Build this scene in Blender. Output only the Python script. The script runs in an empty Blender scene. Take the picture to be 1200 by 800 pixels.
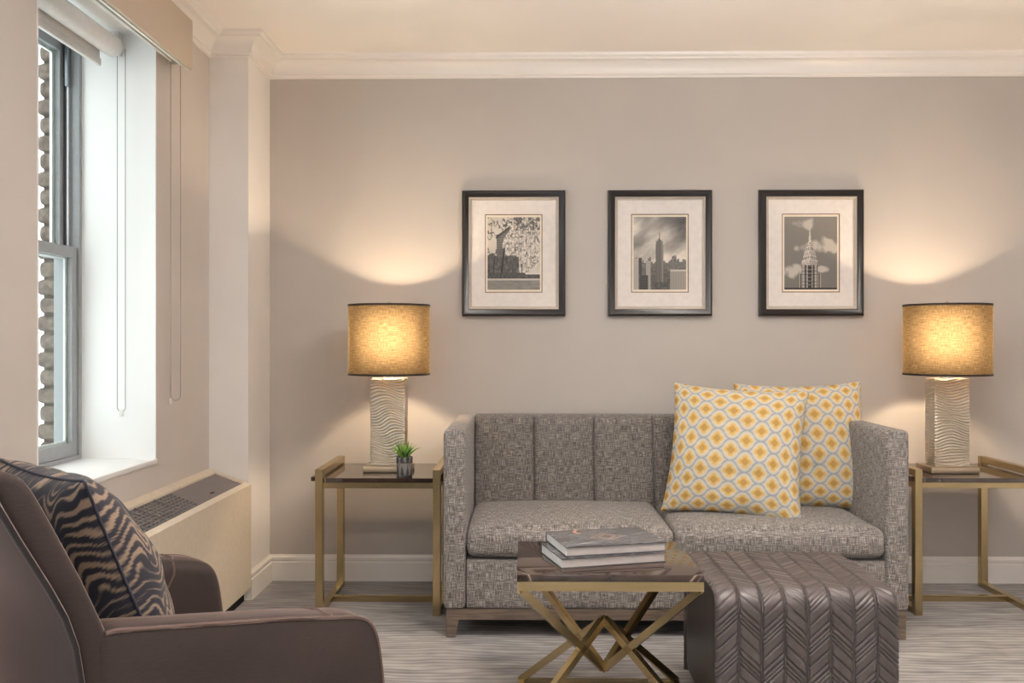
import bpy, bmesh, math, random
from mathutils import Vector, Matrix, noise
random.seed(7)
scn = bpy.context.scene
COL = scn.collection
PI = math.pi

# ------------------------------------------------------------------ materials
def lin(c):
    return tuple((x / 12.92 if x <= .04045 else ((x + .055) / 1.055) ** 2.4) for x in c)

def srgb(r, g, b):
    return lin((r / 255, g / 255, b / 255)) + (1,)

class NT:
    """small node-tree helper"""
    def __init__(self, name):
        self.m = bpy.data.materials.new(name)
        self.m.use_nodes = True
        self.t = self.m.node_tree
        self.b = self.t.nodes['Principled BSDF']
        self.out = self.t.nodes['Material Output']
    def n(self, kind, **kw):
        nd = self.t.nodes.new(kind)
        for k, v in kw.items():
            if k in nd.inputs:
                nd.inputs[k].default_value = v
            else:
                setattr(nd, k, v)
        return nd
    def l(self, a, b):
        self.t.links.new(a, b)
    def uv(self, sx=1, sy=1, sz=1, kind='UV', rot=(0, 0, 0)):
        tc = self.n('ShaderNodeTexCoord')
        mp = self.n('ShaderNodeMapping')
        mp.inputs['Scale'].default_value = (sx, sy, sz)
        mp.inputs['Rotation'].default_value = rot
        self.l(tc.outputs[kind], mp.inputs['Vector'])
        return mp.outputs['Vector']
    def noise(self, vec, scale=1, detail=2, rough=.5, dist=0):
        nd = self.n('ShaderNodeTexNoise')
        nd.inputs['Scale'].default_value = scale
        nd.inputs['Detail'].default_value = detail
        nd.inputs['Roughness'].default_value = rough
        nd.inputs['Distortion'].default_value = dist
        self.l(vec, nd.inputs['Vector'])
        return nd.outputs['Fac']
    def ramp(self, fac, stops):
        nd = self.n('ShaderNodeValToRGB')
        cr = nd.color_ramp
        while len(cr.elements) < len(stops):
            cr.elements.new(.5)
        for e, (p, c) in zip(cr.elements, stops):
            e.position = p
            e.color = c
        self.l(fac, nd.inputs['Fac'])
        return nd.outputs['Color']
    def math(self, op, a, b=None):
        nd = self.n('ShaderNodeMath', operation=op)
        for i, v in enumerate((a, b)):
            if v is None:
                continue
            if isinstance(v, (int, float)):
                nd.inputs[i].default_value = v
            else:
                self.l(v, nd.inputs[i])
        return nd.outputs[0]
    def mix(self, fac, a, b, blend='MIX'):
        nd = self.n('ShaderNodeMix', data_type='RGBA', blend_type=blend)
        for sock, v in ((nd.inputs[0], fac), (nd.inputs[6], a), (nd.inputs[7], b)):
            if isinstance(v, (int, float, tuple)):
                sock.default_value = v
            else:
                self.l(v, sock)
        return nd.outputs[2]
    def bump(self, h, strength=.3, dist=.002):
        nd = self.n('ShaderNodeBump')
        nd.inputs['Strength'].default_value = strength
        nd.inputs['Distance'].default_value = dist
        self.l(h, nd.inputs['Height'])
        self.l(nd.outputs['Normal'], self.b.inputs['Normal'])
    def set(self, **kw):
        for k, v in kw.items():
            k = k.replace('_', ' ')
            self.b.inputs[k].default_value = v
        return self

def paint(name, c, rough=.6, amp=.04):
    t = NT(name)
    f = t.noise(t.uv(kind='Object'), 3.0, 3)
    dark = tuple(x * (1 - amp) for x in c[:3]) + (1,)
    t.l(t.ramp(f, [(.35, dark), (.65, c)]), t.b.inputs['Base Color'])
    t.bump(t.noise(t.uv(kind='Object'), 260, 2), .06, .0006)
    t.set(Roughness=rough)
    return t.m

def metal(name, c, rough=.33, brush=True):
    t = NT(name)
    f = t.noise(t.uv(6, 260), 1, 2)
    d = tuple(x * .86 for x in c[:3]) + (1,)
    t.l(t.ramp(f, [(.3, d), (.7, c)]), t.b.inputs['Base Color'])
    t.set(Metallic=1.0, Roughness=rough)
    t.bump(f, .08, .0004)
    return t.m

def plain(name, c, rough=.5, metallic=0.0):
    t = NT(name)
    f = t.noise(t.uv(kind='Object'), 40, 2)
    d = tuple(x * .92 for x in c[:3]) + (1,)
    t.l(t.ramp(f, [(.3, d), (.7, c)]), t.b.inputs['Base Color'])
    t.set(Roughness=rough, Metallic=metallic)
    return t.m

def tweed(name, dark, mid, light):
    t = NT(name)
    warp = t.noise(t.uv(430, 26), 1, 3, .65)
    weft = t.noise(t.uv(26, 430), 1, 3, .65)
    s = t.math('MULTIPLY', t.math('ADD', warp, weft), .5)
    fine = t.noise(t.uv(520, 520), 1, 1)
    s2 = t.math('ADD', t.math('MULTIPLY', s, .8), t.math('MULTIPLY', fine, .2))
    t.l(t.ramp(s2, [(.40, dark), (.5, mid), (.60, light)]), t.b.inputs['Base Color'])
    t.set(Roughness=.9)
    t.b.inputs['Sheen Weight'].default_value = .15
    t.bump(s2, .5, .0025)
    return t.m

def velvet(name, dark, light):
    t = NT(name)
    a = t.noise(t.uv(50, 380), 1, 3, .6)
    b = t.noise(t.uv(5, 9), 1, 2)
    s = t.math('ADD', t.math('MULTIPLY', a, .6), t.math('MULTIPLY', b, .4))
    t.l(t.ramp(s, [(.34, dark), (.66, light)]), t.b.inputs['Base Color'])
    t.set(Roughness=.75)
    t.b.inputs['Sheen Weight'].default_value = .9
    t.b.inputs['Sheen Roughness'].default_value = .28
    t.b.inputs['Sheen Tint'].default_value = srgb(222, 192, 182)
    t.bump(t.noise(t.uv(90, 420), 1, 2), .25, .0015)
    return t.m

def marble(name):
    t = NT(name)
    v = t.uv(kind='Object')
    base = t.ramp(t.noise(v, 16, 4, .6, .2), [(.3, srgb(50, 38, 33)), (.55, srgb(62, 49, 43)), (.75, srgb(80, 65, 56))])
    w = t.n('ShaderNodeTexNoise')
    w.inputs['Scale'].default_value = 1.6
    w.inputs['Detail'].default_value = 5
    w.inputs['Distortion'].default_value = 1.4
    t.l(v, w.inputs['Vector'])
    d = t.math('ABSOLUTE', t.math('SUBTRACT', w.outputs['Fac'], .53))
    vein = t.ramp(d, [(0.0, (1, 1, 1, 1)), (.003, (.35, .35, .35, 1)), (.007, (0, 0, 0, 1))])
    t.l(t.mix(vein, base, srgb(168, 148, 128)), t.b.inputs['Base Color'])
    t.set(Roughness=.06); t.b.inputs['IOR'].default_value = 1.7
    return t.m

def colattr(name, rough=.85, bumpscale=None, strength=.3, sheen=0):
    t = NT(name)
    a = t.n('ShaderNodeVertexColor', layer_name='Col')
    t.l(a.outputs['Color'], t.b.inputs['Base Color'])
    t.set(Roughness=rough)
    t.b.inputs['Sheen Weight'].default_value = sheen
    if bumpscale:
        t.bump(t.noise(t.uv(bumpscale, bumpscale, bumpscale, 'Object'), 1, 2), strength, .0015)
    return t.m

def carpet():
    t = NT('carpet')
    v = t.uv(kind='Object')
    wob = t.noise(t.uv(2.2, 5, 1, 'Object'), 1, 2)
    sep = t.n('ShaderNodeSeparateXYZ'); t.l(v, sep.inputs[0])
    yy = t.math('ADD', sep.outputs['Y'], t.math('MULTIPLY', wob, .10))
    cmb = t.n('ShaderNodeCombineXYZ')
    t.l(t.math('MULTIPLY', sep.outputs['X'], 2.4), cmb.inputs[0])
    t.l(t.math('MULTIPLY', yy, 34), cmb.inputs[1])
    s1 = t.noise(cmb.outputs[0], 1, 3, .65)
    rib = t.math('DIVIDE', yy, .030)
    idx = t.math('FLOOR', rib)
    fr = t.math('FRACT', rib)
    cmb2 = t.n('ShaderNodeCombineXYZ')
    t.l(t.math('MULTIPLY', sep.outputs['X'], 5), cmb2.inputs[0])
    t.l(t.math('MULTIPLY', idx, 3.7), cmb2.inputs[1])
    s2 = t.noise(cmb2.outputs[0], 1, 2)
    prof = t.math('SINE', t.math('MULTIPLY', fr, PI))
    h = t.math('ADD', t.math('MULTIPLY', s2, .55), t.math('MULTIPLY', prof, .17))
    grain = t.noise(t.uv(160, 420, 1, 'Object'), 1, 2)
    s = t.math('ADD', t.math('ADD', h, t.math('MULTIPLY', s1, .30)), t.math('MULTIPLY', grain, .14))
    c = t.ramp(s, [(.42, srgb(108, 105, 106)), (.59, srgb(146, 142, 141)), (.78, srgb(174, 170, 168))])
    # sparse thin dark dashes running across the ribs
    dv = t.noise(t.uv(5, 34, 1, 'Object', (0, 0, .55)), 1, 2)
    dash = t.ramp(dv, [(.68, (0, 0, 0, 1)), (.72, (1, 1, 1, 1))])
    t.l(t.mix(t.math('MULTIPLY', dash, .45), c, srgb(96, 90, 92)), t.b.inputs['Base Color'])
    t.set(Roughness=.95)
    t.bump(s, .6, .005)
    return t.m

def shade_cloth():
    t = NT('lamp_shade_cloth')
    f = t.math('ADD', t.math('MULTIPLY', t.noise(t.uv(22, 420), 1, 3, .6), .65),
               t.math('MULTIPLY', t.noise(t.uv(300, 40), 1, 2), .35))
    c = t.ramp(f, [(.32, srgb(116, 94, 68)), (.52, srgb(172, 146, 108)), (.68, srgb(212, 188, 146))])
    dif = t.n('ShaderNodeBsdfDiffuse'); tr = t.n('ShaderNodeBsdfTranslucent')
    rf = t.n('ShaderNodeBsdfRefraction'); rf.inputs['Roughness'].default_value = 1.0; rf.inputs['IOR'].default_value = 2.4
    t.l(t.mix(1.0, c, (.30, .27, .25, 1), 'MULTIPLY'), dif.inputs['Color'])
    t.l(c, tr.inputs['Color']); t.l(c, rf.inputs['Color'])
    m1 = t.n('ShaderNodeMixShader'); m1.inputs[0].default_value = SHADE_REFR
    t.l(tr.outputs[0], m1.inputs[1]); t.l(rf.outputs[0], m1.inputs[2])
    m2 = t.n('ShaderNodeMixShader'); m2.inputs[0].default_value = SHADE_TRANS
    t.l(dif.outputs[0], m2.inputs[1]); t.l(m1.outputs[0], m2.inputs[2])
    t.l(m2.outputs[0], t.out.inputs['Surface'])
    return t.m

SHADE_REFR = .70
SHADE_TRANS = .125

def glass():
    t = NT('window_glass')
    tr = t.n('ShaderNodeBsdfTransparent'); tr.inputs['Color'].default_value = (.93, .96, .94, 1)
    gl = t.n('ShaderNodeBsdfGlossy'); gl.inputs['Roughness'].default_value = .02
    lw = t.n('ShaderNodeLayerWeight'); lw.inputs['Blend'].default_value = .5
    mx = t.n('ShaderNodeMixShader')
    t.l(t.math('ADD', t.math('MULTIPLY', t.math('POWER', lw.outputs['Facing'], 4), .35), .03), mx.inputs[0]); t.l(tr.outputs[0], mx.inputs[1]); t.l(gl.outputs[0], mx.inputs[2])
    t.l(mx.outputs[0], t.out.inputs['Surface'])
    return t.m

def stone_brick():
    t = NT('rough_brick')
    f = t.noise(t.uv(kind='Object'), 22, 4, .6)
    t.l(t.ramp(f, [(.3, srgb(66, 55, 48)), (.5, srgb(92, 79, 70)), (.7, srgb(114, 101, 91))]), t.b.inputs['Base Color'])
    t.set(Roughness=.95); t.bump(f, .6, .02)
    return t.m

def wood(name, a, b):
    t = NT(name)
    f = t.noise(t.uv(7, 120), 1, 4, .6, .3)
    t.l(t.ramp(f, [(.35, a), (.65, b)]), t.b.inputs['Base Color'])
    t.set(Roughness=.45)
    return t.m

def emis(name, c, s):
    t = NT(name)
    t.b.inputs['Emission Color'].default_value = c
    t.b.inputs['Emission Strength'].default_value = s
    return t.m

M = dict(
    wall=paint('greige_wall_paint', srgb(188, 180, 173)),
    cream=paint('cream_wall_paint', srgb(240, 235, 231)),
    left_wall=paint('warm_grey_wall_paint', srgb(207, 198, 191)),
    white=paint('white_trim_paint', srgb(236, 231, 226), .35, .02),
    reveal=paint('white_reveal_paint', srgb(240, 239, 238), .5, .02),
    ceil=paint('ceiling_paint', srgb(244, 238, 232), .8, .02),
    carpet=carpet(),
    brass=metal('brushed_brass', srgb(198, 177, 134), .27),
    alu=metal('grey_window_metal', srgb(150, 154, 158), .5),
    alu_paint=plain('grey_window_paint', srgb(150, 152, 154), .45),
    alu_sunlit=plain('sunlit_sash_paint', srgb(222, 222, 222), .4),  # sash grey painted lighter, as if its edge were sunlit
    alu_dark=plain('dark_gasket', srgb(70, 74, 78), .5),
    marble=marble('brown_marble'),
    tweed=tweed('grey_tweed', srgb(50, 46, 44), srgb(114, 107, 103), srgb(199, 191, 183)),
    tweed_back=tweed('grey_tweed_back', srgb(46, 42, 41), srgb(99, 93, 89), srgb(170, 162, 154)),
    sofa_wood=wood('grey_brown_wood', srgb(86, 74, 64), srgb(122, 106, 92)),
    dark_wood=wood('dark_wood', srgb(46, 34, 28), srgb(66, 50, 42)),
    velvet=velvet('mauve_brown_velvet', srgb(36, 24, 21), srgb(52, 37, 32)),
    piping=velvet('velvet_piping', srgb(78, 60, 54), srgb(104, 82, 74)),
    piping_dark=velvet('dark_velvet_piping', srgb(22, 17, 17), srgb(34, 27, 26)),
    vinyl=None, side_vinyl=None,
    shade=shade_cloth(),
    shade_trim=plain('dark_shade_trim', srgb(38, 28, 24), .8),
    silver=plain('champagne_silver_leaf', srgb(214, 204, 189), .34, .70),
    pewter=plain('champagne_base', srgb(190, 172, 148), .4, .8),
    bulb=emis('bulb_glow', (1, .76, .46, 1), 3),
    nickel=plain('polished_nickel', srgb(215, 210, 200), .2, 1.0),
    frame=plain('dark_frame', srgb(30, 23, 20), .30),
    liner=plain('silver_liner', srgb(196, 184, 172), .4),
    mat=plain('ivory_mat_board', srgb(232, 224, 218), .8),
    line=plain('brown_mat_line', srgb(128, 104, 84), .8),
    mat_core=plain('cream_mat_core', srgb(238, 226, 206), .8),
    photo=colattr('printed_photo', .45),
    pillow=colattr('yellow_ogee_cloth', .9, 500, .3),
    zebra=colattr('zebra_cut_velvet', .85, 420, .35, .1),
    navy=plain('navy_piping', srgb(52, 54, 66), .8),
    acpaint=plain('cream_enamel', srgb(218, 204, 184), .4),
    acgrey=plain('grey_plastic', srgb(112, 104, 104), .5),
    acbar=plain('dark_grille_plastic', srgb(122, 116, 114), .5),
    black=plain('black_void', srgb(14, 13, 13), .8),
    fabric=plain('white_blind_cloth', srgb(228, 224, 220), .8),
    bar=plain('pale_blind_rail', srgb(214, 210, 206), .5),
    chain=plain('grey_bead_chain', srgb(158, 152, 148), .5),
    valance=paint('taupe_valance_paint', srgb(200, 184, 166)),
    glass=glass(),
    brick=stone_brick(),
    paper=plain('book_paper', srgb(184, 175, 170), .8),
    paper_lit=plain('book_paper_lit', srgb(236, 234, 232), .8),  # same paper, lightened for the window light on the left page ends
    board=plain('dark_book_board', srgb(50, 46, 48), .35),
    cover=colattr('book_cover_print', .22),
    leaf=plain('succulent_green', srgb(124, 162, 66), .45),
    leaf_tip=plain('succulent_dark_green', srgb(62, 104, 54), .45),
    pot=colattr('patterned_pot', .6),
    soil=plain('soil', srgb(50, 40, 32), .95),
)
def vinyl(name, c):
    t = NT(name)
    f = t.noise(t.uv(130, 18), 1, 3, .6)
    d = tuple(x * .80 for x in c[:3]) + (1,)
    t.l(t.ramp(f, [(.3, d), (.7, c)]), t.b.inputs['Base Color'])
    t.set(Roughness=.42)
    t.bump(f, .12, .001)
    return t.m
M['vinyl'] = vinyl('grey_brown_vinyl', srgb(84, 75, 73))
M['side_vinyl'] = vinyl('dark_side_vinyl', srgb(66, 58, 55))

# ------------------------------------------------------------------ mesh helpers
def box_uv(me):
    uvl = me.uv_layers.new(name='UVMap')
    vs = me.vertices
    for p in me.polygons:
        n = p.normal
        ax = max(range(3), key=lambda i: abs(n[i]))
        a, b = ((1, 2), (0, 2), (0, 1))[ax]
        for li in p.loop_indices:
            co = vs[me.loops[li].vertex_index].co
            uvl.data[li].uv = (co[a], co[b])

def obj(name, bm, mat, parent=None, smooth=35, uv=True, flip=True):
    if flip:
        bmesh.ops.recalc_face_normals(bm, faces=bm.faces[:])
    me = bpy.data.meshes.new(name)
    bm.to_mesh(me); bm.free()
    if uv and not me.uv_layers:
        box_uv(me)
    if smooth:
        for p in me.polygons:
            p.use_smooth = True
        me.set_sharp_from_angle(angle=math.radians(smooth))
    me.materials.append(mat)
    o = bpy.data.objects.new(name, me)
    COL.objects.link(o)
    if parent:
        o.parent = parent
    return o

def tag(o, label, cat, group=None):
    o['label'] = label; o['category'] = cat
    if group: o['group'] = group
    return o

def thing(name, label, cat, loc=(0, 0, 0), rz=0, group=None):
    o = bpy.data.objects.new(name, None)
    o.empty_display_size = .1
    COL.objects.link(o)
    o.location = loc; o.rotation_euler = (0, 0, rz)
    return tag(o, label, cat, group)

def struct(o):
    o['kind'] = 'structure'
    return o

def B(): return bmesh.new()

def box(bm, x0, x1, y0, y1, z0, z1, mtx=None):
    c = [(x0, y0, z0), (x1, y0, z0), (x1, y1, z0), (x0, y1, z0), (x0, y0, z1), (x1, y0, z1), (x1, y1, z1), (x0, y1, z1)]
    v = [bm.verts.new((mtx @ Vector(p)) if mtx else p) for p in c]
    for f in ((3, 2, 1, 0), (4, 5, 6, 7), (0, 1, 5, 4), (1, 2, 6, 5), (2, 3, 7, 6), (3, 0, 4, 7)):
        bm.faces.new([v[i] for i in f])
    return v

def bevel(bm, w, seg=2):
    bmesh.ops.bevel(bm, geom=bm.edges[:] , offset=w, segments=seg, profile=.5, affect='EDGES')

def bbox(x0, x1, y0, y1, z0, z1, w=.004, seg=2):
    bm = B(); box(bm, x0, x1, y0, y1, z0, z1)
    if w: bevel(bm, w, seg)
    return bm

def rounded(x0, x1, y0, y1, z0, z1, r, n=14, fn=None):
    """rounded box from a subdivided cube; fn(p, u, v, w) may move points (u,v,w in -1..1)"""
    bm = B()
    c = Vector(((x0 + x1) / 2, (y0 + y1) / 2, (z0 + z1) / 2)); h = Vector(((x1 - x0) / 2, (y1 - y0) / 2, (z1 - z0) / 2))
    cache = {}
    def vert(i, j, k):
        key = (i, j, k)
        if key not in cache:
            q = []
            for a, hh in zip(key, h):
                t = a / n * 2 - 1
                # concentrate samples near the edges
                e = min(.8, r / hh)
                q.append(t)
            s = [math.copysign(1 - (1 - abs(t)) ** 1.6, t) if abs(t) < 1 else t for t in q]
            p = Vector((s[0] * h[0], s[1] * h[1], s[2] * h[2]))
            inner = Vector(tuple(max(-(hh - r), min(hh - r, a)) for a, hh in zip(p, h)))
            d = p - inner
            if d.length > 1e-9:
                p = inner + d.normalized() * r
            p = p + c
            if fn: p = fn(p, s[0], s[1], s[2])
            cache[key] = bm.verts.new(p)
        return cache[key]
    for ax in range(3):
        for side in (0, n):
            for i in range(n):
                for j in range(n):
                    ks = []
                    for a, b in ((i, j), (i + 1, j), (i + 1, j + 1), (i, j + 1)):
                        k = [0, 0, 0]; k[ax] = side; k[(ax + 1) % 3] = a; k[(ax + 2) % 3] = b
                        ks.append(vert(*k))
                    bm.faces.new(ks)
    return bm

def prism(bm, pts, y0, y1, axis='y'):
    """extrude a polygon given in XZ along y (axis 'y') or in YZ along x (axis 'x')"""
    mk = (lambda p, t: (p[0], t, p[1])) if axis == 'y' else ((lambda p, t: (t, p[0], p[1])) if axis == 'x' else (lambda p, t: (p[0], p[1], t)))
    a = [bm.verts.new(mk(p, y0)) for p in pts]; b = [bm.verts.new(mk(p, y1)) for p in pts]
    bm.faces.new(a); bm.faces.new(b[::-1])
    for i in range(len(pts)):
        j = (i + 1) % len(pts)
        bm.faces.new((a[i], a[j], b[j], b[i]))

def bar(bm, p, q, w, h=None, up=Vector((0, 0, 1))):
    """square tube from p to q"""
    h = h or w
    p, q = Vector(p), Vector(q); d = (q - p).normalized()
    s = d.cross(up)
    if s.length < 1e-5: s = d.cross(Vector((0, 1, 0)))
    s.normalize(); t = s.cross(d).normalized()
    r = []
    for e in (p, q):
        r.append([bm.verts.new(e + s * (a * w / 2) + t * (b * h / 2)) for a, b in ((-1, -1), (1, -1), (1, 1), (-1, 1))])
    bm.faces.new(r[0]); bm.faces.new(r[1][::-1])
    for i in range(4):
        bm.faces.new((r[0][i], r[0][(i + 1) % 4], r[1][(i + 1) % 4], r[1][i]))

def tube(bm, pts, rad, seg=8, closed=False):
    pts = [Vector(p) for p in pts]; n = len(pts); rings = []
    prev = None
    for i, p in enumerate(pts):
        if closed: d = pts[(i + 1) % n] - pts[i - 1]
        else: d = pts[min(i + 1, n - 1)] - pts[max(i - 1, 0)]
        d.normalize()
        s = prev if prev is not None else (Vector((0, 0, 1)) if abs(d.z) < .9 else Vector((1, 0, 0)))
        s = (s - d * s.dot(d)).normalized(); prev = s; t = d.cross(s)
        rr = rad[i] if isinstance(rad, (list, tuple)) else rad
        rings.append([bm.verts.new(p + (s * math.cos(a) + t * math.sin(a)) * rr) for a in [2 * PI * k / seg for k in range(seg)]])
    m = n if closed else n - 1
    for i in range(m):
        a, b = rings[i], rings[(i + 1) % n]
        for k in range(seg):
            bm.faces.new((a[k], a[(k + 1) % seg], b[(k + 1) % seg], b[k]))
    if not closed:
        bm.faces.new(rings[0][::-1]); bm.faces.new(rings[-1])

def lathe(bm, prof, seg=32, c=(0, 0, 0), cap=True):
    rings = []
    for r, z in prof:
        rings.append([bm.verts.new((c[0] + r * math.cos(2 * PI * k / seg), c[1] + r * math.sin(2 * PI * k / seg), c[2] + z)) for k in range(seg)])
    for a, b in zip(rings, rings[1:]):
        for k in range(seg):
            bm.faces.new((a[k], a[(k + 1) % seg], b[(k + 1) % seg], b[k]))
    if cap:
        if prof[0][0] > 1e-6: bm.faces.new(rings[0][::-1])
        if prof[-1][0] > 1e-6: bm.faces.new(rings[-1])
    bmesh.ops.remove_doubles(bm, verts=bm.verts[:], dist=1e-6)

def sweep(bm, path, prof, to3, closed=False, cap=True):
    """profile (offset to the right of travel, height) along a 2-D path with mitred corners"""
    n = len(path); rings = []
    for i in range(n):
        p = Vector(path[i])
        dirs = []
        if closed or i > 0: dirs.append((p - Vector(path[i - 1])).normalized())
        if closed or i < n - 1: dirs.append((Vector(path[(i + 1) % n]) - p).normalized())
        nr = [Vector((d.y, -d.x)) for d in dirs]
        if len(nr) == 2:
            m = (nr[0] + nr[1]); m = m / (m.dot(nr[0]))
        else: m = nr[0]
        rings.append([bm.verts.new(to3(p + m * o, h)) for o, h in prof])
    k = len(prof)
    for i in range(n if closed else n - 1):
        a, b = rings[i], rings[(i + 1) % n]
        for j in range(k):
            bm.faces.new((a[j], a[(j + 1) % k], b[(j + 1) % k], b[j]))
    if not closed and cap:
        bm.faces.new(rings[0][::-1]); bm.faces.new(rings[-1])

def set_cols(o, cols):
    a = o.data.color_attributes.new('Col', 'FLOAT_COLOR', 'POINT')
    flat = []
    for c in cols: flat.extend((c[0], c[1], c[2], 1.0))
    a.data.foreach_set('color', flat)

# ------------------------------------------------------------------ room
XL, XR, YB, YR, ZC = -1.466, 3.2, 4.535, -2.6, 2.62
PX, PY = -1.283, 4.18                      # corner pier face / front
WY0, WY1, WZ0, WZ1 = 2.697, 3.577, .715, 2.425
XW = -1.76                                 # inner face of the window frame
T = .40
struct(obj('floor', bbox(XL - T, XR + .15, YR - .15, YB + .15, -.12, 0, 0), M['carpet']))
struct(obj('ceiling', bbox(XL - T, XR + .15, YR - .15, YB + .15, ZC, ZC + .12, 0), M['ceil']))
struct(obj('wall_back', bbox(XL - T, XR + .15, YB, YB + .15, 0, ZC, 0), M['wall']))
bm = B()
SY0, SY1 = -2.0, 1.5
box(bm, XL - T, XL, YR, SY0, 0, ZC); box(bm, XL - T, XL, SY1, WY0, 0, ZC); box(bm, XL - T, XL, WY1, YB, 0, ZC)
box(bm, XL - T, XL, SY0, SY1, 0, WZ0); box(bm, XL - T, XL, SY0, SY1, WZ1, ZC)
box(bm, XL - T, XL, WY0, WY1, 0, WZ0); box(bm, XL - T, XL, WY0, WY1, WZ1, ZC)
struct(obj('wall_left', bm, M['left_wall']))
struct(obj('wall_corner', bbox(XL, PX, PY, YB, 0, ZC, 0), M['cream']))
bm = B(); box(bm, XR, XR + .15, YR, YB, 0, ZC)
struct(obj('wall_right', bm, M['cream']))
RX0, RX1, RZ0, RZ1 = -1.2, -.2, .9, 2.4     # unseen rear wall opening, added to let in fill daylight
bm = B()
box(bm, XL - T, RX0, YR - .15, YR, 0, ZC); box(bm, RX1, XR + .15, YR - .15, YR, 0, ZC)
box(bm, RX0, RX1, YR - .15, YR, 0, RZ0); box(bm, RX0, RX1, YR - .15, YR, RZ1, ZC)
struct(obj('wall_rear', bm, M['cream']))

# crown moulding and baseboards
crown = [(0, 0), (.010, 0), (.010, .010), (.016, .014), (.022, .014), (.022, .022)]
for k in range(1, 9):
    a = k / 8 * PI / 2
    crown.append((.022 + .046 * (1 - math.cos(a)), .022 + .050 * math.sin(a)))
crown += [(.076, .074), (.076, .082), (.090, .090), (.092, .102), (0, .102)]
path = [(XL, YR), (XL, PY), (PX, PY), (PX, YB), (XR, YB), (XR, YR)]
bm = B(); sweep(bm, path, crown, lambda p, h: (p.x, p.y, ZC - .102 + h))
struct(obj('trim_1', bm, M['white'], smooth=25))
base = [(0, 0), (.016, 0), (.016, .092), (.010, .097), (.010, .101), (.014, .104), (.015, .110), (.013, .118), (.006, .124), (.004, .130), (0, .130)]
bm = B(); sweep(bm, [(PX, PY + .002), (PX, YB), (XR, YB), (XR, YR)], base, lambda p, h: (p.x, p.y, h))
struct(obj('baseboard_back', bm, M['white'], smooth=25))
bm = B(); sweep(bm, [(XL, YR), (XL, 2.55)], base, lambda p, h: (p.x, p.y, h))
struct(obj('baseboard_left', bm, M['white'], smooth=25))

# window reveal lining and sill
bm = B()
box(bm, XL - T, XL + .001, WY1 - .008, WY1, WZ0 + .02, WZ1); box(bm, XL - T, XL + .001, WY0, WY0 + .008, WZ0 + .02, WZ1)
box(bm, XL - T, XL + .001, WY0 + .008, WY1 - .008, WZ1 - .008, WZ1)
struct(obj('trim_2', bm, M['reveal'], smooth=0))
bm = B(); box(bm, XL - T, XL + .006, WY0, WY1, WZ0, WZ0 + .02); bevel(bm, .003)
struct(obj('trim_3', bm, M['reveal']))

# double-hung window
y0, y1, z0, z1 = WY0 + .008, WY1 - .008, WZ0 + .02, WZ1 - .008
def ring(bm, xa, xb, ya, yb, za, zb, wl, wr, wb, wt):
    box(bm, xa, xb, ya, ya + wl, za, zb); box(bm, xa, xb, yb - wr, yb, za, zb)
    box(bm, xa, xb, ya + wl, yb - wr, za, za + wb); box(bm, xa, xb, ya + wl, yb - wr, zb - wt, zb)
win = struct(bpy.data.objects.new('window_1', None)); COL.objects.link(win)
bm = B(); ring(bm, XW - .10, XW, y0, y1, z0, z1, .022, .022, .018, .03); obj('window_frame', bm, M['alu_paint'], win, 0)
bm = B(); ring(bm, XW - .055, XW - .045, y0 + .022, y1 - .022, z0 + .018, z1 - .03, .012, .012, .012, .012); obj('parting_strip', bm, M['alu_dark'], win, 0)
ZM = 1.548
s = obj('lower_sash', (lambda b: (ring(b, XW - .044, XW - .008, y0 + .024, y1 - .024, z0 + .019, ZM + .022, .038, .038, .05, .042), b)[1])(B()), M['alu_paint'], win, 0)
bm = B(); box(bm, XW - .026, XW - .022, y0 + .061, y1 - .061, z0 + .068, ZM - .019); obj('pane', bm, M['glass'], s, 0)
bm = B(); ring(bm, XW - .036, XW - .028, y0 + .0615, y1 - .0615, z0 + .0685, ZM - .0195, .014, .014, .01, .006); obj('glazing_bead', bm, M['alu_sunlit'], s, 0)
s = obj('upper_sash', (lambda b: (ring(b, XW - .092, XW - .056, y0 + .024, y1 - .024, ZM - .022, z1 - .031, .038, .038, .042, .05), b)[1])(B()), M['alu_paint'], win, 0)
bm = B(); box(bm, XW - .076, XW - .072, y0 + .061, y1 - .061, ZM + .019, z1 - .08); obj('pane', bm, M['glass'], s, 0)
bm = B(); ring(bm, XW - .088, XW - .078, y0 + .0615, y1 - .0615, ZM + .0195, z1 - .0805, .016, .016, .01, .012); obj('glazing_bead', bm, M['alu_sunlit'], s, 0)
bm = B(); box(bm, XW - .044, XW - .03, y1 - .05, y1 - .026, 2.20, z1 - .031); bevel(bm, .003); obj('sash_stop', bm, M['alu'], win)
bm = B(); box(bm, XW - .040, XW - .034, y1 - .040, y1 - .034, ZM + .03, 2.20); obj('balance_rod', bm, M['alu_sunlit'], win, 0)

# neighbouring building with a toothed corner
bld = thing('brick_building', 'rough brick corner of a building with jagged edge outside the window', 'building', (-3.0, 5.6, -3))
bm = B(); box(bm, 0, 1.4, 0, 1.5, 0, 9); obj('wall', bm, M['brick'], bld, 0)
bm = B()
hz = .112
for k in range(80):
    off = .018 if k % 2 else .034
    b2 = rounded(-off, .12, -.04, .3, k * hz + .006, (k + 1) * hz - .006, .035, 6)
    me = bpy.data.meshes.new('tmp'); b2.to_mesh(me); b2.free(); bm.from_mesh(me); bpy.data.meshes.remove(me)
obj('corner_blocks', bm, M['brick'], bld, 60)

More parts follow.
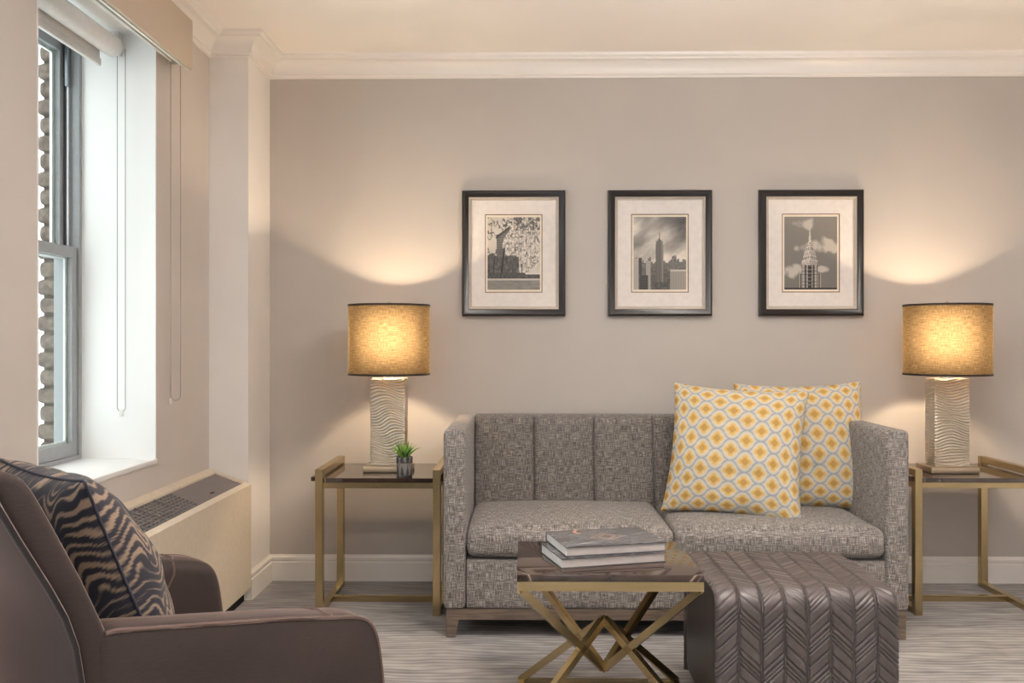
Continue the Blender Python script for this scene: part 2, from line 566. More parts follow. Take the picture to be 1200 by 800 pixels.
# ------------------------------------------------------------------ blinds and valance
def chain_loop(bm, x, y, ztop, zbot, w, ax='y'):
    pts = []
    for k in range(13):
        a = PI * k / 12
        o = (-w * math.cos(a), -w * math.sin(a))
        pts.append((x + (o[0] if ax == 'x' else 0), y + (o[0] if ax == 'y' else 0), zbot + w + o[1]))
    pts = [(pts[0][0], pts[0][1], ztop)] + pts + [(pts[-1][0], pts[-1][1], ztop)]
    tube(bm, pts, .0018, 6)

t = thing('roller_shade', 'white roller shade rolled up inside the window recess', 'blind', (-1.615, 3.1, 2.355))
def cyl(bm, x, z, ya, yb, r, seg=28):
    tube(bm, [(x, ya, z), (x, yb, z)], r, seg)
bm = B(); cyl(bm, 0, 0, -.375, .425, .040); obj('fabric_roll', bm, M['fabric'], t)
bm = B(); box(bm, -.043, -.0405, -.37, .40, -.055, .0); obj('hanging_fabric', bm, M['fabric'], t, 0)
bm = B(); box(bm, -.050, -.034, -.372, .402, -.083, -.053); bevel(bm, .004); obj('bottom_rail', bm, M['bar'], t)
bm = B(); box(bm, -.02, .02, .4255, .4605, -.03, .069); obj('bracket', bm, M['bar'], t, 0)
bm = B(); box(bm, -.02, .02, -.394, -.3755, -.03, .069); obj('bracket', bm, M['bar'], t, 0)
bm = B(); chain_loop(bm, .028, .436, -.005, -1.43, .016, 'x'); obj('bead_chain', bm, M['chain'], t)
bm = B(); box(bm, .020, .036, .431, .441, -1.45, -1.425); bevel(bm, .003); obj('chain_weight', bm, M['fabric'], t)

t = thing('valance', 'taupe box valance below the crown moulding above the window', 'valance', (XL, 3.1, 2.316))
bm = B(); box(bm, .086, .101, -1.2, .60, 0, .2015); bevel(bm, .002); obj('fascia_board', bm, M['valance'], t)
bm = B(); box(bm, .078, .0855, -1.2, .60, -.004, .02); box(bm, .0005, .0855, -1.2, .60, .195, .201); box(bm, .0005, .0855, .592, .60, .02, .1945)
obj('white_lining', bm, M['white'], t, 0)

t = thing('roller_shade', 'second roller shade tucked up behind the taupe valance', 'blind', (XL + .045, 3.1, 2.42))
bm = B(); cyl(bm, 0, 0, -.95, .555, .028); obj('fabric_roll', bm, M['fabric'], t)
bm = B(); box(bm, -.020, -.008, -.94, .55, -.085, -.055); bevel(bm, .003); obj('bottom_rail', bm, M['bar'], t)
bm = B(); box(bm, -.016, -.013, -.94, .55, -.055, -.015); obj('hanging_fabric', bm, M['fabric'], t, 0)
bm = B(); box(bm, -.03, .03, .5555, .575, -.05, .07); obj('bracket', bm, M['bar'], t, 0)
bm = B(); chain_loop(bm, -.002, .566, -.01, -1.46, .020, 'x'); obj('bead_chain', bm, M['chain'], t)
bm = B(); box(bm, -.028, -.016, .561, .571, -1.475, -1.452); bevel(bm, .003); obj('chain_weight', bm, M['fabric'], t)

# ------------------------------------------------------------------ air conditioner under the window
ac = thing('air_conditioner', 'cream wall air conditioner cabinet with dark top grille below the window', 'air conditioner', (XL, 0, 0))
AY0, AY1 = 2.62, 4.172
W_, ZB_, ZF_ = .199, .612, .540            # depth, top at the wall, top at the front
def top(x): return ZB_ + (ZF_ - ZB_) * (x - .003) / (W_ - .003)
bm = B()
prism(bm, [(.003, .06), (W_, .06), (W_, ZF_ - .085), (.003, ZB_ - .085)], AY0, AY1)
obj('cabinet', bm, M['acpaint'], ac, 0)
bm = B()
def slab(bm, xa, xb, ya, yb, d0, d1):
    prism(bm, [(xa, top(xa) + d0), (xb, top(xb) + d0), (xb, top(xb) + d1), (xa, top(xa) + d1)], ya, yb)
G0, G1 = .040, .172
slab(bm, .003, G0, AY0, AY1, -.085, 0); slab(bm, G1, W_, AY0, AY1, -.085, 0)
slab(bm, G0, G1, AY1 - .028, AY1, -.085, 0); slab(bm, G0, G1, AY0, AY0 + .03, -.085, 0)
obj('top_rim', bm, M['acpaint'], ac, 0)
bm = B(); box(bm, .003, W_ - .03, AY0 + .01, AY1 - .01, 0.001, .06); obj('toe_recess', bm, M['black'], ac, 0)
YL = 3.615
bm = B(); slab(bm, G0, G1, YL, AY1 - .028, -.084, -.008); obj('control_lid', bm, M['acgrey'], ac, 0)
bm = B(); box(bm, .128, .140, YL + .20, YL + .235, top(.134) - .0085, top(.134) - .0065); obj('lid_latch', bm, M['black'], ac, 0)
bm = B(); slab(bm, G0, G1, AY0 + .03, YL, -.084, -.076); obj('grille_well', bm, M['black'], ac, 0)
bm = B()
nx = 8
for k in range(nx + 1):
    x = G0 + (G1 - G0) * k / nx
    slab(bm, max(G0, x - .0019), min(G1, x + .0019), AY0 + .03, YL, -.018, -.008)
y = YL - .002
k = 0
while y > AY0 + .04:
    slab(bm, G0, G1, y - .0021, y + .0021, -.013, -.009)
    y -= .034; k += 1
obj('grille', bm, M['acbar'], ac, 0)
for yy in (3.455, 3.285, 3.115, 2.945, 2.775):
    bm = B(); slab(bm, G0, G1, yy - .0042, yy + .0042, -.018, -.006); obj('grille_divider', bm, M['acgrey'], ac, 0)

# ------------------------------------------------------------------ sofa
sofa = thing('sofa', 'grey tweed two seat sofa with channelled back on tapered wooden legs', 'sofa', (.608, 3.65, 0))
SW = .938; AT = .090; SD = .83
for sx in (-1, 1):
    a, b = (-SW, -SW + AT) if sx < 0 else (SW - AT, SW)
    bm = rounded(a, b, 0, SD, .117, .842, .018, 12)
    obj('arm', bm, M['tweed'], sofa, 50)
iw = SW - AT
for sx in (-1, 1):
    a, b = (-iw + .002, -.002) if sx < 0 else (.002, iw - .002)
    def crownf(p, u, v, w):
        k = max(0, 1 - u * u) ** .6 * max(0, 1 - v * v) ** .6
        p = p.copy()
        if w > 0: p.z += .026 * k * w
        if v < 0: p.y += -.012 * (max(0, 1 - u * u) ** .5) * (max(0, 1 - w * w) ** .5) * -v
        return p
    bm = rounded(a, b, -.004, .62, .322, .447, .042, 18, crownf)
    obj('seat_cushion', bm, M['tweed'], sofa, 60)
bm = rounded(-iw + .001, iw - .001, .012, .75, .117, .319, .012, 8)
obj('seat_base', bm, M['tweed'], sofa, 50)
# channelled backrest
bm = B()
npan = 6; per = 22
prof = [(.585, .40), (.590, .46), (.600, .55), (.612, .64), (.624, .72), (.634, .78), (.641, .815), (.650, .835), (.665, .846), (.69, .850), (.74, .849), (.80, .846), (.815, .835), (.822, .81), (.822, .40)]
rows = []
wpan = 2 * iw / npan
for i in range(npan * per + 1):
    t_ = (1 - math.cos(PI * (i % per) / per)) / 2
    x = -iw + .001 + (2 * iw - .002) * (i // per + t_) / npan
    e = min(t_, 1 - t_) * 2
    dist = e * wpan / 2
    groove = .012 * math.exp(-(dist / .0045) ** 2) + .009 * math.exp(-dist / .016)
    bul = .012 * (1 - (1 - e) ** 2.2)
    row = []
    for k, (yy, zz) in enumerate(prof):
        wt = 1 if k < 7 else (.8, .55, .3, .12, 0, 0, 0, 0)[k - 7]
        dz = -.30 * groove * (1 if 7 <= k <= 10 else 0)
        row.append(bm.verts.new((x, yy + (groove - bul) * wt, zz + dz)))
    rows.append(row)
for a, b in zip(rows, rows[1:]):
    for k in range(len(prof)):
        k2 = (k + 1) % len(prof)
        bm.faces.new((a[k], a[k2], b[k2], b[k]))
bm.faces.new(rows[0]); bm.faces.new(rows[-1][::-1])
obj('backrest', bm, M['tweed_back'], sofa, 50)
bm = B()
zr0, zr1 = .074, .117
box(bm, -SW + .012, SW - .012, .010, .048, zr0, zr1); box(bm, -SW + .012, SW - .012, SD - .05, SD - .012, zr0, zr1)
box(bm, -SW + .012, -SW + .05, .048, SD - .05, zr0, zr1); box(bm, SW - .05, SW - .012, .048, SD - .05, zr0, zr1)
obj('base_rail', bm, M['sofa_wood'], sofa, 0)
for sx in (-1, 1):
    for yy in (.010, SD - .06):
        bm = B()
        def q(x): return sx * x
        tp = [(-(SW - .012), zr0), (-(SW - .062), zr0), (-(SW - .048), .001), (-(SW - .012), .001)]
        prism(bm, [(-sx * p[0] if sx > 0 else p[0], p[1]) for p in tp], yy, yy + .05)
        bevel(bm, .002, 1)
        obj('leg', bm, M['sofa_wood'], sofa)

# ------------------------------------------------------------------ pillows
def ogee(px, py, a=.124, b=.092):
    """colour of the yellow ogee print at (px, py) in metres"""
    best = None
    for ox, oy in ((0, 0), (.5, .5)):
        dx = px / a - ox; dy = py / b - oy
        dx -= round(dx); dy -= round(dy)
        dist = abs(dx) + abs(dy)
        if best is None or dist < best[0]: best = (dist, dx, dy)
    _, dx, dy = best
    def inside(dx, dy):
        c_ = math.cos(2 * PI * min(.5, abs(dx)))
        f = .25 + .25 * math.copysign(abs(c_) ** .65, c_)
        return f - abs(dy)
    g = inside(dx, dy)
    slope = abs(.5 * PI * math.sin(2 * PI * min(.5, abs(dx)))) / a
    dm = abs(g) / math.hypot(slope, 1 / b)      # metres to the line
    X, Y = dx * a, dy * b
    def q(X, Y, s):
        d = min(math.hypot(abs(X) - .0150 * s, Y) - .0120 * s, math.hypot(X, abs(Y) - .0160 * s) - .0120 * s)
        return d
    bg = lin((.86, .83, .79)); line = lin((.55, .56, .59)); halo = lin((.79, .745, .645))
    yel = lin((.80, .66, .39)); core = lin((.69, .53, .27))
    def ss(a_, b_, x):
        t = max(0, min(1, (x - a_) / (b_ - a_))); return t * t * (3 - 2 * t)
    def mx(c, d, t): return tuple(c[i] * (1 - t) + d[i] * t for i in range(3))
    c = mx(lin((.71, .705, .70)), halo, ss(.004, .012, dm))
    c = mx(line, c, ss(.0010, .0034, dm))
    d1 = q(X, Y, 1.0)
    c = mx(yel, c, ss(-.0015, .0035, d1))
    d2 = q(X, Y, .52)
    c = mx(core, c, ss(-.002, .006, d2))
    return c

def zebra(px, py):
    w = noise.noise(Vector((px * 9, py * 9, 3.1))) * .026 + noise.noise(Vector((px * 30, py * 30, 7.7))) * .011
    tr = abs(((px + .02) / .13 + 10.5) % 1 - .5) * 2
    s = py * .8 + .045 * tr + .008 * math.sin(px * 95 + py * 20) + w
    v = math.sin(s * 2 * PI / .0195 + 1.2 * noise.noise(Vector((px * 15, py * 15, 1))))
    br = noise.noise(Vector((px * 16, py * 30, 5.5)))
    v += br * 1.1 - .52
    a = lin((.13, .13, .175)); b = lin((.60, .51, .43))
    t = max(0, min(1, (v + .30) / .60)); t = t * t * (3 - 2 * t)
    sp = .92 + .16 * noise.noise(Vector((px * 220, py * 220, 2)))
    return tuple((a[i] * (1 - t) + b[i] * t) * sp for i in range(3))

def pillow_mesh(name, size, thick, colf, n=190, pinch=.07, seed=0, phase=(0, 0), pw=.52, gather=.0):
    """a stuffed square cushion in its own XZ plane (x width, z height, y thickness)"""
    bm = B(); cols = []
    hs = size / 2
    grid = {}
    for side in (-1, 1):
        for i in range(n + 1):
            for j in range(n + 1):
                edge = i in (0, n) or j in (0, n)
                if side == 1 and edge:
                    grid[(1, i, j)] = grid[(-1, i, j)]; continue
                u = i / n * 2 - 1; v = j / n * 2 - 1
                x = hs * u * (1 - pinch * (1 - v * v) * abs(u) ** 1.5)
                z = hs * v * (1 - pinch * (1 - u * u) * abs(v) ** 1.5)
                f = (max(0, 1 - abs(u) ** 2.2) * max(0, 1 - abs(v) ** 2.2)) ** pw
                wr = .16 * noise.noise(Vector((u * 2.4 + seed, v * 2.4, side * 1.7))) + .035 * noise.noise(Vector((u * 6 + seed, v * 6, side * 3)))
                # small tucks near the seams
                tuck = .09 * math.sin(10 * v + seed) * abs(u) ** 5 + .11 * math.sin(13 * u + seed * 2) * abs(v) ** 5
                y = side * thick / 2 * f * (1 + wr + tuck)
                grid[(side, i, j)] = bm.verts.new((x, y, z))
                cols.append(colf(hs * (u + gather * u ** 5) + phase[0], hs * (v + gather * v ** 5) + phase[1]))
    for side in (-1, 1):
        for i in range(n):
            for j in range(n):
                bm.faces.new((grid[(side, i, j)], grid[(side, i + 1, j)], grid[(side, i + 1, j + 1)], grid[(side, i, j + 1)]))
    edge = [grid[(-1, i, 0)].co.copy() for i in range(n)] + [grid[(-1, n, j)].co.copy() for j in range(n)] + \
           [grid[(-1, i, n)].co.copy() for i in range(n, 0, -1)] + [grid[(-1, 0, j)].co.copy() for j in range(n, 0, -1)]
    return bm, cols, edge

def place(o, loc, yaw, lean, roll=0):
    o.location = loc
    o.rotation_euler = (Matrix.Rotation(yaw, 3, 'Z') @ Matrix.Rotation(-lean, 3, 'X') @ Matrix.Rotation(roll, 3, 'Y')).to_euler()

def yellow(label, seed, phase, size):
    bm, cols, edge = pillow_mesh('throw_pillow', size, .215, ogee, seed=seed, pinch=.08, pw=.42, gather=.16, phase=phase)
    o = obj('throw_pillow', bm, M['pillow'], None, 80, uv=False)
    set_cols(o, cols)
    return tag(o, label, 'pillow', 'yellow patterned pillows on the sofa')
p1 = yellow('large yellow and white ogee print throw pillow in front, nearer the sofa middle', 1.3, (.01, .02), .59)
place(p1, (.918, 3.962, .722), math.radians(-17), math.radians(20), math.radians(3))
p2 = yellow('yellow and white ogee print throw pillow behind, tucked against the right sofa arm', 4.1, (.03, .0), .595)
place(p2, (1.268, 4.142, .722), math.radians(2), math.radians(13), math.radians(-1))

# ------------------------------------------------------------------ side tables
def side_table(label, x0, y0, w=.55, d=.49):
    t = thing('side_table', label, 'side table', (x0, y0, 0), 0, 'brass side tables beside the sofa')
    s = .034; ht = .640; st = .586          # tube, rail top, slab top
    for k, xx in ((0, 0), (1, w - s)):
        for yy in (0, d - s):
            bm = bbox(xx, xx + s, yy, yy + s, .0005, ht, .0015, 1); obj('leg', bm, M['brass'], t)
        bm = bbox(xx, xx + s, s, d - s, ht - s * .9, ht, .0015, 1); obj('top_rail', bm, M['brass'], t)
        bm = bbox(xx, xx + s, s, d - s, .0005, s * .8, .0015, 1); obj('floor_rail', bm, M['brass'], t)
        bm = bbox(xx + .004, xx + s - .004, s, d - s, .555, .584, .0015, 1); obj('slab_rail', bm, M['brass'], t)
    bm = B()
    a, b, c = -.026, w + .026, .003
    box(bm, s + .001, w - s - .001, c, d - c, .584, .602); box(bm, a, s + .001, s + .001, d - s - .001, .584, .602)
    box(bm, w - s - .001, b, s + .001, d - s - .001, .584, .602)
    obj('marble_top', bm, M['marble'], t, 0)
    bm = bbox(s, w - s, .004, .030, .557, .5835, .0015, 1); obj('apron', bm, M['brass'], t)
    bm = bbox(s, w - s, d - .030, d - .004, .557, .5835, .0015, 1); obj('apron', bm, M['brass'], t)
    bm = bbox(s, w - s, .215, .241, .0005, .027, .0015, 1); obj('stretcher', bm, M['brass'], t)
    return t
side_table('brass side table with brown marble top left of the sofa, holding the small plant', -.918, 3.945)
side_table('brass side table with dark marble top right of the sofa, partly out of frame', 1.708, 3.985)

# ------------------------------------------------------------------ table lamps
def lamp(label, x, y, seed):
    zt = .603
    t = thing('table_lamp', label, 'lamp', (x, y, zt), 0, 'lit table lamps beside the sofa')
    bm = bbox(-.108, .108, -.085, .085, 0, .028, .003); obj('base', bm, M['pewter'], t)
    # rippled slab column
    hw, hd, za, zb = .078, .050, .028, .428
    bm = B()
    nz = 170; per = []
    nxs, nys = 40, 14
    for k in range(nxs): per.append((-hw + 2 * hw * k / nxs, -hd, 0, -1))
    for k in range(nys): per.append((hw, -hd + 2 * hd * k / nys, 1, 0))
    for k in range(nxs): per.append((hw - 2 * hw * k / nxs, hd, 0, 1))
    for k in range(nys): per.append((-hw, hd - 2 * hd * k / nys, -1, 0))
    rings = []
    for j in range(nz + 1):
        z = za + (zb - za) * j / nz
        rg = []
        for (px, py, nx_, ny_) in per:
            s_ = px if ny_ else py + .3
            ph = z + .013 * math.sin(s_ * 34 + z * 16 + seed) + .016 * noise.noise(Vector((s_ * 11 + seed, z * 9, ny_ * 2 + nx_)))
            fr = 2 * PI / .0125
            dsp = .0040 * (abs(math.sin(ph * fr / 2)) ** .6 * 2 - 1) * (1 if 0 < j < nz else 0)
            cx = 1 if (abs(abs(px) - hw) < 1e-6 and abs(abs(py) - hd) < 1e-6) else 0
            rg.append(bm.verts.new((px + nx_ * dsp * (1 - cx), py + ny_ * dsp * (1 - cx), z)))
        rings.append(rg)
    m = len(per)
    for a, b in zip(rings, rings[1:]):
        for k in range(m):
            bm.faces.new((a[k], a[(k + 1) % m], b[(k + 1) % m], b[k]))
    bm.faces.new(rings[0][::-1]); bm.faces.new(rings[-1])
    obj('column', bm, M['silver'], t, 40)
    bm = B(); lathe(bm, [(.0, .428), (.030, .428), (.030, .436), (.014, .440), (.012, .470), (.020, .474), (.020, .52), (.014, .53), (0, .53)], 24)
    obj('socket', bm, M['nickel'], t)
    bm = B(); lathe(bm, [(0, .531), (.013, .532), (.016, .545), (.030, .575), (.032, .595), (.022, .618), (0, .628)], 20)
    bu = obj('bulb', bm, M['bulb'], t)
    # harp
    bm = B()
    pts = []
    for k in range(21):
        a = PI * k / 20
        pts.append((.050 * math.cos(a) * (1.0), 0, .49 + .262 * math.sin(a) ** .7 if 0 < k < 20 else .49))
    pts = [(.016, 0, .478)] + pts + [(-.016, 0, .478)]
    tube(bm, pts, .002, 6); obj('harp', bm, M['nickel'], t)
    R, z0_, z1_ = .188, .442, .768
    bm = B(); seg = 72
    vr = []
    for z in [z0_ + (z1_ - z0_) * k / 12 for k in range(13)]:
        vr.append([bm.verts.new((R * math.cos(2 * PI * k / seg), R * math.sin(2 * PI * k / seg), z)) for k in range(seg)])
    uvl = bm.loops.layers.uv.new('UVMap')
    for j, (a, b) in enumerate(zip(vr, vr[1:])):
        for k in range(seg):
            f = bm.faces.new((a[k], a[(k + 1) % seg], b[(k + 1) % seg], b[k]))
            for lp, (kk, jj) in zip(f.loops, ((k, j), (k + 1, j), (k + 1, j + 1), (k, j + 1))):
                lp[uvl].uv = (kk / seg * 2 * PI * R, jj / 12 * (z1_ - z0_))
    sh = obj('lamp_shade', bm, M['shade'], t, 60)
    for z in (z0_, z1_ - .009):
        bm = B()
        lathe(bm, [(R - .002, z), (R + .002, z), (R + .002, z + .009), (R - .002, z + .009), (R - .002, z)], seg, cap=False)
        obj('shade_trim', bm, M['shade_trim'], sh, 40)
    bm = B()
    for k in range(3):
        a = 2 * PI * k / 3 + .4
        tube(bm, [(.012 * math.cos(a), .012 * math.sin(a), z1_ - .016), (R * math.cos(a), R * math.sin(a), z1_ - .008)], .0018, 6)
    lathe(bm, [(0, z1_ - .019), (.013, z1_ - .019), (.013, z1_ - .013), (0, z1_ - .013)], 16)
    obj('shade_spider', bm, M['nickel'], t)
    bm = B(); lathe(bm, [(0, z1_ - .012), (.006, z1_ - .012), (.005, z1_ - .002), (.010, z1_ + .003), (.010, z1_ + .008), (.004, z1_ + .013), (0, z1_ + .014)], 16)
    obj('finial', bm, M['nickel'], t)
    ld = bpy.data.lights.new('lamp_light', 'POINT'); ld.energy = LAMP_W; ld.color = (1, .77, .51); ld.shadow_soft_size = .035
    lo = bpy.data.objects.new('lamp_light', ld); COL.objects.link(lo); lo.parent = t; lo.location = (0, 0, .597)
    bu.visible_shadow = True
    return t
LAMP_W = 42
def hide_bulb_shadow(): pass
lamp('lit table lamp with rippled silver column on the left side table beside the plant', -.630, 4.195, 0)
lamp('lit table lamp with rippled silver column on the right side table', 1.945, 4.195, 2.2)

# ------------------------------------------------------------------ potted succulent
pl = thing('potted_succulent', 'small green succulent in a grey patterned pot on left side table', 'plant', (-.537, 4.030, .603))
bm = B(); cols = []
seg, nz = 60, 30
prof = [(.034 + .003 * (k / nz), .084 * k / nz) for k in range(nz + 1)]
rings = []
def potcol(a, z):
    u = (a / (2 * PI) * 9) % 1; v = (z / .084 * 1.5 + .1) % 1
    tri = v > .12 and v < .88 and abs(u - .5) < .36 * (1 - (v - .12) / .76)
    ln = abs(abs(u - .5) - .46 * (1 - (v - .12) / .8)) < .05
    g = .20 if tri else (.32 if ln else .47)
    g += .05 * noise.noise(Vector((math.cos(a) * 9, math.sin(a) * 9, z * 200)))
    return lin((g * 1.03, g, g * .97))
for r, z in prof:
    rings.append([bm.verts.new((r * math.cos(2 * PI * k / seg), r * math.sin(2 * PI * k / seg), z)) for k in range(seg)])
    cols += [potcol(2 * PI * k / seg, z) for k in range(seg)]
for a, b in zip(rings, rings[1:]):
    for k in range(seg): bm.faces.new((a[k], a[(k + 1) % seg], b[(k + 1) % seg], b[k]))
inner = [bm.verts.new((.033 * math.cos(2 * PI * k / seg), .033 * math.sin(2 * PI * k / seg), .084)) for k in range(seg)]
low = [bm.verts.new((.032 * math.cos(2 * PI * k / seg), .032 * math.sin(2 * PI * k / seg), .070)) for k in range(seg)]
cols += [lin((.45, .44, .42))] * (2 * seg)
for a, b in ((rings[-1], inner), (inner, low)):
    for k in range(seg): bm.faces.new((a[k], a[(k + 1) % seg], b[(k + 1) % seg], b[k]))
bm.faces.new(rings[0][::-1])
o = obj('pot', bm, M['pot'], pl, 40); set_cols(o, cols)
bm = B(); lathe(bm, [(0, .071), (.0315, .071), (.0315, .077), (0, .079)], 24); obj('soil', bm, M['soil'], pl)
random.seed(3)
for k in range(30):
    az = k * 2.39996; tilt = .08 + .58 * (k / 29) ** .8; ln = .070 + .018 * random.random()
    bm = B()
    pts, rad = [], []
    for q_ in range(8):
        s_ = q_ / 7
        rr = ln * s_; te = tilt + .35 * s_ * (1 if tilt > .4 else .2)
        pts.append((rr * math.sin(te) * math.cos(az) + .008 * math.cos(az), rr * math.sin(te) * math.sin(az) + .008 * math.sin(az), .076 + rr * math.cos(te)))
        rad.append(max(.0004, .0058 * (1 - s_ ** 1.6)))
    tube(bm, pts, rad, 7)
    obj('leaf', bm, M['leaf'] if k % 3 else M['leaf_tip'], pl, 70)

# ------------------------------------------------------------------ coffee table
CX0, CX1, CY0, CY1, CZ = -.024, .538, 2.718, 3.172, .500
ct = thing('coffee_table', 'small coffee table with brown marble top on crossed brass pyramid base', 'coffee table', (CX0, CY0, 0))
cw, cd = CX1 - CX0, CY1 - CY0
bm = bbox(0, cw, 0, cd, CZ - .021, CZ, .002, 2); obj('marble_top', bm, M['marble'], ct)
bm = B(); s = .022
fz0, fz1 = CZ - .050, CZ - .0215
box(bm, .001, cw - .001, .001, s, fz0, fz1); box(bm, .001, cw - .001, cd - s, cd - .001, fz0, fz1)
box(bm, .001, s, s, cd - s, fz0, fz1); box(bm, cw - s, cw - .001, s, cd - s, fz0, fz1)
obj('top_frame', bm, M['brass'], ct, 0)
bm = B()
box(bm, .001, cw - .001, .001, s, .0005, .022); box(bm, .001, cw - .001, cd - s, cd - .001, .0005, .022)
box(bm, .001, s, s, cd - s, .0005, .022); box(bm, cw - s, cw - .001, s, cd - s, .0005, .022)
obj('floor_frame', bm, M['brass'], ct, 0)
mx_, my_ = cw / 2, cd / 2
zhi, zlo = .300, .136
for sx, sy in ((0, 0), (1, 0), (1, 1), (0, 1)):
    cx = .012 if sx == 0 else cw - .012; cy = .012 if sy == 0 else cd - .012
    bm = B(); bar(bm, (cx, cy, fz0), (mx_, my_, zlo), .022); obj('upper_strut', bm, M['brass'], ct, 0)
    bm = B(); bar(bm, (cx, cy, .022), (mx_, my_, zhi), .022); obj('lower_strut', bm, M['brass'], ct, 0)

# ------------------------------------------------------------------ books
def book(label, x, y, z, rz, w, d, h, top_print):
    t = thing('book', label, 'book', (x, y, z), rz, 'books stacked on the coffee table')
    bt = .0026
    bm = bbox(0, w, 0, d, 0, bt, .0008, 1); obj('back_cover', bm, M['board'], t)
    bm = bbox(.004, w - .004, .004, d - .006, bt, h - bt, .0005, 1); obj('page_block', bm, M['paper'], t)
    bm = B(); box(bm, .0015, .0042, .006, d - .008, bt, h - bt); obj('end_pages', bm, M['paper_lit'], t, 0)
    bm = B(); box(bm, 0, w, d - .006, d, bt, h - bt); obj('spine', bm, M['board'], t, 0)
    n, m = (120, 84)
    bm = B(); cols = []; g = []
    for i in range(n + 1):
        r_ = []
        for j in range(m + 1):
            r_.append(bm.verts.new((w * i / n, d * j / m, h))); cols.append(top_print(i / n, j / m))
        g.append(r_)
    bot = {}
    for i in range(n):
        for j in range(m): bm.faces.new((g[i][j], g[i + 1][j], g[i + 1][j + 1], g[i][j + 1]))
    per = [(i, 0) for i in range(n)] + [(n, j) for j in range(m)] + [(i, m) for i in range(n, 0, -1)] + [(0, j) for j in range(m, 0, -1)]
    lo = []
    for i, j in per:
        lo.append(bm.verts.new((w * i / n, d * j / m, h - bt))); cols.append(lin((.16, .15, .16)))
    for k in range(len(per)):
        a, b = per[k], per[(k + 1) % len(per)]
        bm.faces.new((g[a[0]][a[1]], lo[k], lo[(k + 1) % len(per)], g[b[0]][b[1]]))
    bm.faces.new(lo)
    o = obj('front_cover', bm, M['cover'], t, 30); set_cols(o, cols)
    return t
def dark_print(u, v):
    g = .37 + .12 * noise.noise(Vector((u * 5, v * 9, 1))) + .10 * noise.noise(Vector((u * 22, v * 22, 4)))
    g += .12 * max(0, .5 - abs(v - .1 - .3 * u) * 6)
    dm = abs(u - .52) / .16 + abs(v - .5) / .20
    if abs(dm - 1) < .10 or abs(dm - .55) < .10: return lin((.62, .52, .48))
    if abs(u - .30 - .03 * math.sin(v * 20)) < .02 and v > .75: return lin((.75, .52, .46))
    e = abs((v * .8 - u * .5 + .18) % .42 - .21)
    if e < .012: g += .14
    g = max(.08, min(.6, g))
    return lin((g, g * .985, g * 1.01))
def pale_print(u, v):
    g = .34 + .16 * noise.noise(Vector((u * 14, v * 8, 9)))
    return lin((g, g, g * 1.04))
book('lower hardback book of the stack on the coffee table, with dark cover', .113, 2.785, .5005, math.radians(15.5), .348, .226, .031, pale_print)
book('upper hardback book of the stack, dark cover with a diamond design facing up', .128, 2.808, .532, math.radians(14), .333, .240, .030, dark_print)

# ------------------------------------------------------------------ ottoman
OX0, OX1, OY0, OY1, OZ = .567, 1.110, 2.690, 3.245, .462
ot = thing('ottoman', 'grey-brown quilted ottoman with chevron stitching right of the coffee table', 'ottoman', (OX0, OY0, 0))
ow, od = OX1 - OX0, OY1 - OY0
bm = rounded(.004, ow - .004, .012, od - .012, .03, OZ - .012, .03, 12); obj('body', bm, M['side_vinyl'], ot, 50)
bm = B()
R = .060
prof = []       # (y, z, ny, nz, arc length)
def addp(y, z, ny, nz):
    L = prof[-1][4] + math.hypot(y - prof[-1][0], z - prof[-1][1]) if prof else 0
    prof.append((y, z, ny, nz, L))
nfl = 210
for k in range(nfl): addp(0, .03 + (OZ - R - .03) * k / nfl, -1, 0)
for k in range(25):
    a = PI / 2 * k / 24; addp(R - R * math.cos(a), OZ - R + R * math.sin(a), -math.cos(a), math.sin(a))
for k in range(1, nfl): addp(R + (od - 2 * R) * k / nfl, OZ, 0, 1)
for k in range(25):
    a = PI / 2 * k / 24; addp(od - R + R * math.sin(a), OZ - R + R * math.cos(a), math.sin(a), math.cos(a))
for k in range(1, 41): addp(od, OZ - R - (OZ - R - .03) * k / 40, 1, 0)
ncol = 8; pc = 28
cwid = ow / ncol
offs = []
def quilt(x, L):
    c = min(ncol - 1, int(x / cwid)); u = x / cwid - c
    seam = min(u, 1 - u) * cwid
    if c == 0 and u < .5: seam = 1
    if c == ncol - 1 and u > .5: seam = 1
    d = .0034 * math.exp(-((seam - .0040) / .0020) ** 2) - .0026 * math.exp(-(seam / .0021) ** 2)
    sgn = 1 if c % 2 == 0 else -1
    s = L - sgn * (u - .5) * cwid * .92 + .013 * c
    per_ = .122
    q = s % per_
    ln = min(min(abs(q - a_), per_ - abs(q - a_)) for a_ in (0, .038, .076, .0895, .103)) * .71
    d += .0042 * math.exp(-(ln / .0021) ** 2) * min(1, seam / .006)
    return -d + .0005 * min(1, ln / .006)
rows = []
for i in range(ncol * pc + 1):
    x = ow * i / (ncol * pc)
    row = []
    for (y, z, ny, nz, L) in prof:
        e = min(i, ncol * pc - i) / pc
        d = quilt(min(x, ow - 1e-6), L) - (.010 * (1 - e / .25) ** 2 if e < .25 else 0)
        # slight puffiness of the front
        row.append(bm.verts.new((x, y + ny * d, z + nz * d)))
    rows.append(row)
for a, b in zip(rows, rows[1:]):
    for k in range(len(prof) - 1):
        bm.faces.new((a[k], a[k + 1], b[k + 1], b[k]))
# turn the edges in so the cover has thickness
for row, xi in ((rows[0], .016), (rows[-1], ow - .016)):
    inn = [bm.verts.new((xi, y - ny * .014, z - nz * .014)) for (y, z, ny, nz, L) in prof]
    for k in range(len(prof) - 1): bm.faces.new((row[k], row[k + 1], inn[k + 1], inn[k]))
obj('quilted_cover', bm, M['vinyl'], ot, 60)
for xx in (.05, ow - .05):
    for yy in (.06, od - .06):
        bm = bbox(xx - .02, xx + .02, yy - .02, yy + .02, .0005, .03, .002, 1); obj('foot', bm, M['dark_wood'], ot)

